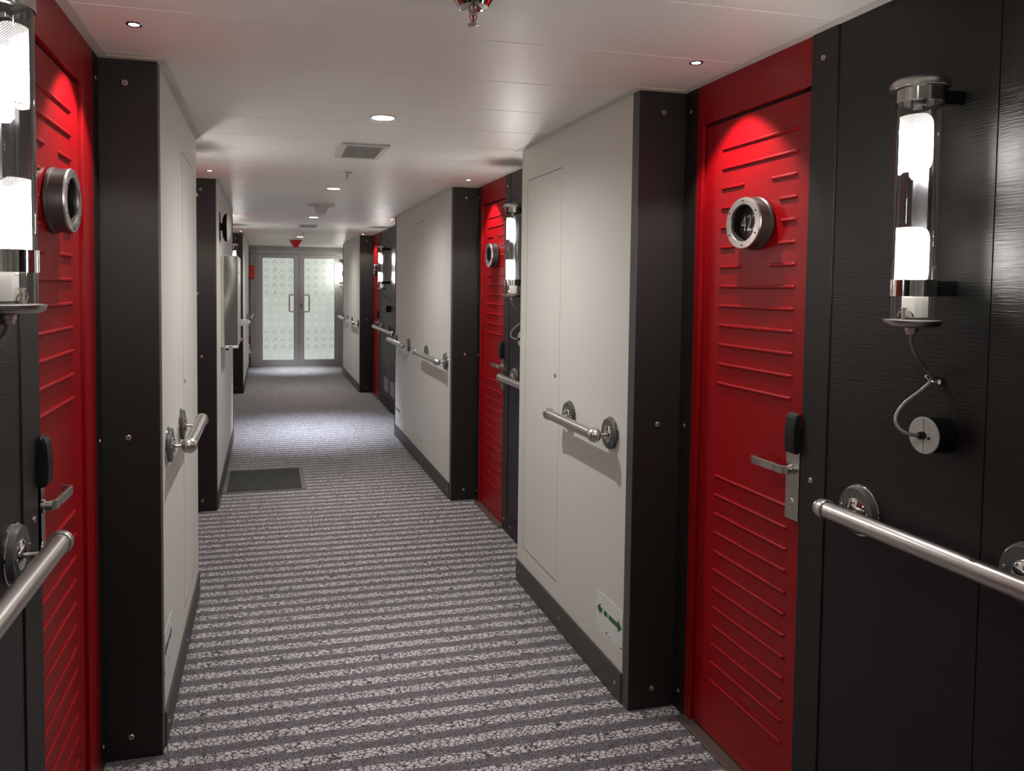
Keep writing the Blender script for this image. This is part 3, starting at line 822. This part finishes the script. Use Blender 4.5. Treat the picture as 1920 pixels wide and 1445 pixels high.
def downlight(y, label, power, col=(1, .985, .96), x=.437, size=164, blend=1.):
    r = empty('downlight', (x, y, H), label, 'downlight', 'round downlights along the ceiling')
    bm = B(); lathe(bm, [(.042, -.0005), (.043, -.003), (.047, -.0045), (.051, -.003), (.0525, 0)], seg=40); obj('trim_ring', bm, M_WHITE_E, r)
    bm = B(); lathe(bm, [(0, -.0022), (.0425, -.0022), (.0425, -.0005)], seg=36); obj('lens', bm, M_DL, r)
    spot_light('downlight_lamp', r, power, size, blend, .016, col)
    return r
DLP = 40
downlight(3.035, 'nearest and largest lit downlight, in front of the square air vent', DLP*1.15)
downlight(5.366, 'second lit downlight, between the small sprinkler and smoke detector', DLP)
downlight(7.730, 'third lit downlight, just beyond the smoke detector', DLP*8.5, (.75, .85, 1), .437, 66, 1.)
downlight(11.00, 'distant lit downlight right behind the red beacon', DLP)
downlight(.69, 'downlight overhead in front of door 422, above the frame', DLP*.3)
downlight(-1.65, 'downlight overhead at the near end of the corridor', DLP*.3)
e = empty('downlight', (.436, 13.2, H), 'farthest small downlight, just before the metal double doors', 'downlight', 'round downlights along the ceiling')
bm = B(); lathe(bm, [(.042, -.0005), (.043, -.003), (.047, -.0045), (.051, -.003), (.0525, 0)], seg=32); obj('trim_ring', bm, M_WHITE_E, e)
bm = B(); lathe(bm, [(0, -.0022), (.0425, -.0022), (.0425, -.0005)], seg=30); obj('lens', bm, M_DL, e)
spot_light('downlight_lamp', e, DLP*7, 50, 1., .016, (.84, .91, 1))

def door_spot(s, y, label):
    x = {1: 1.203, -1: -.326}[s]
    r = empty('spotlight', (x, y, H), label, 'spotlight', 'tiny spotlights over the red doors')
    bm = B(); lathe(bm, [(.0125, -.0003), (.013, -.002), (.019, -.0025), (.0205, 0)], seg=24); obj('trim_ring', bm, M_CHROME, r)
    bm = B(); lathe(bm, [(0, -.0016), (.0128, -.0016), (.0128, -.0003)], seg=20); obj('lens', bm, M_SPOT, r)
    spot_light('spotlight_lamp', r, 14, 88, .4, .006, (1, .93, .9), (0, -R_(8)*s, 0))
for s, y, lab in ((1, 2.036, 'tiny ceiling spotlight shining on the 422 door'), (-1, 2.134, 'tiny ceiling spotlight over the red door across from door 422'),
                  (1, 4.658, 'tiny ceiling spotlight over the second red door on the 422 side'), (-1, 4.755, 'tiny ceiling spotlight over the black pilaster near the doormat'),
                  (1, 7.702, 'tiny ceiling spotlight where the long white wall ends'), (-1, 7.837, 'tiny ceiling spotlight just beyond the white domed speaker'),
                  (1, 10.12, 'tiny ceiling spotlight by the farthest sliver of red door'), (-1, 10.119, 'tiny ceiling spotlight over the farthest pilaster, on the cabinet side')):
    door_spot(s, y, lab)

def vent(x, y, wx, wy, label):
    r = empty('air_vent', (x, y, H), label, 'air vent', 'grey air vents in the ceiling')
    a, b = wx/2, wy/2; t = .026
    bm = B(); box(bm, -a, -a+t, -b, b, -.010, 0, .002); box(bm, a-t, a, -b, b, -.010, 0, .002); box(bm, -a+t+.0003, a-t-.0003, -b, -b+t, -.010, 0, .002); box(bm, -a+t+.0003, a-t-.0003, b-t, b, -.010, 0, .002)
    obj('frame', bm, M_VENTF, r)
    bm = B(); box(bm, -a+t, a-t, -b+t, b-t, -.001, 0); obj('backing', bm, M_GAP, r, smooth=False)
    n = 22
    bm = B()
    for k in range(n):
        xx = -a+t+(2*a-2*t)*(k+.5)/n; box(bm, xx-.0019, xx+.0019, -b+t, b-t, -.008, -.001)
    for k in range(1, 3): yy = -b+t+(2*b-2*t)*k/3; box(bm, -a+t, a-t, yy-.001, yy+.001, -.009, -.005)
    obj('grille', bm, M_VENTD, r, smooth=False)
vent(.444, 3.815, .222, .395, 'nearest ceiling air vent, behind the nearest downlight')
vent(.442, 8.90, .20, .36, 'distant ceiling air vent, beyond the third downlight')

def sprinkler(y, label, cup=None, x=.450, sc=1.):
    r = empty('sprinkler', (x, y, H), label, 'sprinkler', 'sprinkler heads in the ceiling')
    bm = B(); lathe(bm, [(.048, 0), (.049, -.004), (.044, -.010), (.034, -.026), (.026, -.029), (.014, -.030), (0, -.030)] if cup else [(.030, 0), (.031, -.002), (.028, -.004), (0, -.004)], seg=36)
    obj('escutcheon', bm, M_CHROME if not cup else M_CHROME, r)
    z = -.030 if cup else -.004
    bm = B(); lathe(bm, [(.009, z), (.009, z-.008), (.005, z-.010), (.005, z-.014)], seg=16)
    for q in (-1, 1): tube(bm, [(q*.007, 0, z-.006), (q*.0085, 0, z-.016), (q*.002, 0, z-.034)], .0015, 6)
    obj('body', bm, M_SCREW, r)
    bm = B(); lathe(bm, [(0, z-.012), (.0022, z-.012), (.0026, z-.022), (.0015, z-.029), (0, z-.029)], seg=12); obj('bulb', bm, M_REDLENS, r)
    bm = B(); lathe(bm, [(.0, z-.033), (.0125, z-.0335), (.013, z-.0348), (0, z-.0365)], seg=24); obj('deflector', bm, M_SCREW, r)
sprinkler(1.715, 'chrome sprinkler head with red bulb cut by the top of the frame', True)
sprinkler(4.572, 'small pendant sprinkler between the nearest vent and second downlight')
sprinkler(10.17, 'tiny distant sprinkler above the red beacon')

sd = empty('smoke_detector', (.428, 6.514, H), 'white smoke detector on a round ceiling plate', 'smoke detector')
bm = B(); lathe(bm, [(.112, 0), (.114, -.005), (.108, -.010), (.10, -.010), (.097, -.004), (.0, -.004)], seg=48); obj('plate', bm, M_WHITE_E, sd)
bm = B(); lathe(bm, [(.050, -.004), (.052, -.030), (.050, -.045), (.047, -.047), (.047, -.052), (.042, -.060), (.030, -.078), (.020, -.084), (0, -.085)], seg=40); obj('head', bm, M_WHITE_E, sd)
bm = B()
for k in range(10):
    a = 2*PI*k/10; lathe(bm, [(.004, -.058), (.004, -.061), (0, -.061)], (.041*math.cos(a), .041*math.sin(a), 0), seg=6)
obj('openings', bm, M_PUCK, sd)
bc = empty('beacon', (.408, 11.89, H), 'red cone-shaped alarm beacon hanging from the ceiling', 'beacon')
bm = B(); lathe(bm, [(.088, 0), (.094, -.004), (.094, -.020), (.088, -.024), (0, -.024)], seg=36); obj('base', bm, M_EXT, bc)
bm = B(); lathe(bm, [(.086, -.022), (.080, -.032), (.050, -.078), (.028, -.108), (.016, -.114), (0, -.115)], seg=36); obj('lens', bm, M_REDLENS, bc)

# ------------------------------------------------------------------ camera, world, view
yaw, pitch, roll = R_(14.390187784), R_(-2.639893056), R_(.5632769639)
f = Vector((math.sin(yaw)*math.cos(pitch), math.cos(yaw)*math.cos(pitch), math.sin(pitch)))
r0 = Vector((math.cos(yaw), -math.sin(yaw), 0)); u0 = r0.cross(f)
rr = r0*math.cos(roll)+u0*math.sin(roll); uu = -r0*math.sin(roll)+u0*math.cos(roll)
cam = bpy.data.cameras.new('camera'); co = bpy.data.objects.new('camera', cam); C.objects.link(co)
co.matrix_world = Matrix(((rr.x, uu.x, -f.x, 0), (rr.y, uu.y, -f.y, 0), (rr.z, uu.z, -f.z, 1.4492156), (0, 0, 0, 1)))
cam.sensor_fit = 'HORIZONTAL'; cam.sensor_width = 36; cam.lens = 1450*36/1920
cam.shift_x = 86.364376/1920; cam.shift_y = -120.888789/1920
cam.clip_start = .02
SC.camera = co
w = bpy.data.worlds.new('world'); SC.world = w; w.use_nodes = True
w.node_tree.nodes['Background'].inputs[0].default_value = (.05, .05, .05, 1)
SC.view_settings.view_transform = 'Standard'; SC.view_settings.look = 'None'
SC.view_settings.exposure = 0.88; SC.view_settings.gamma = 1.0; SC.view_settings.use_curve_mapping = False
SC.cycles.use_denoising = True
SC.cycles.adaptive_threshold = .02
SC.cycles.max_bounces = 10; SC.cycles.diffuse_bounces = 5; SC.cycles.glossy_bounces = 4; SC.cycles.transparent_max_bounces = 16
SC.cycles.sample_clamp_indirect = 6.0
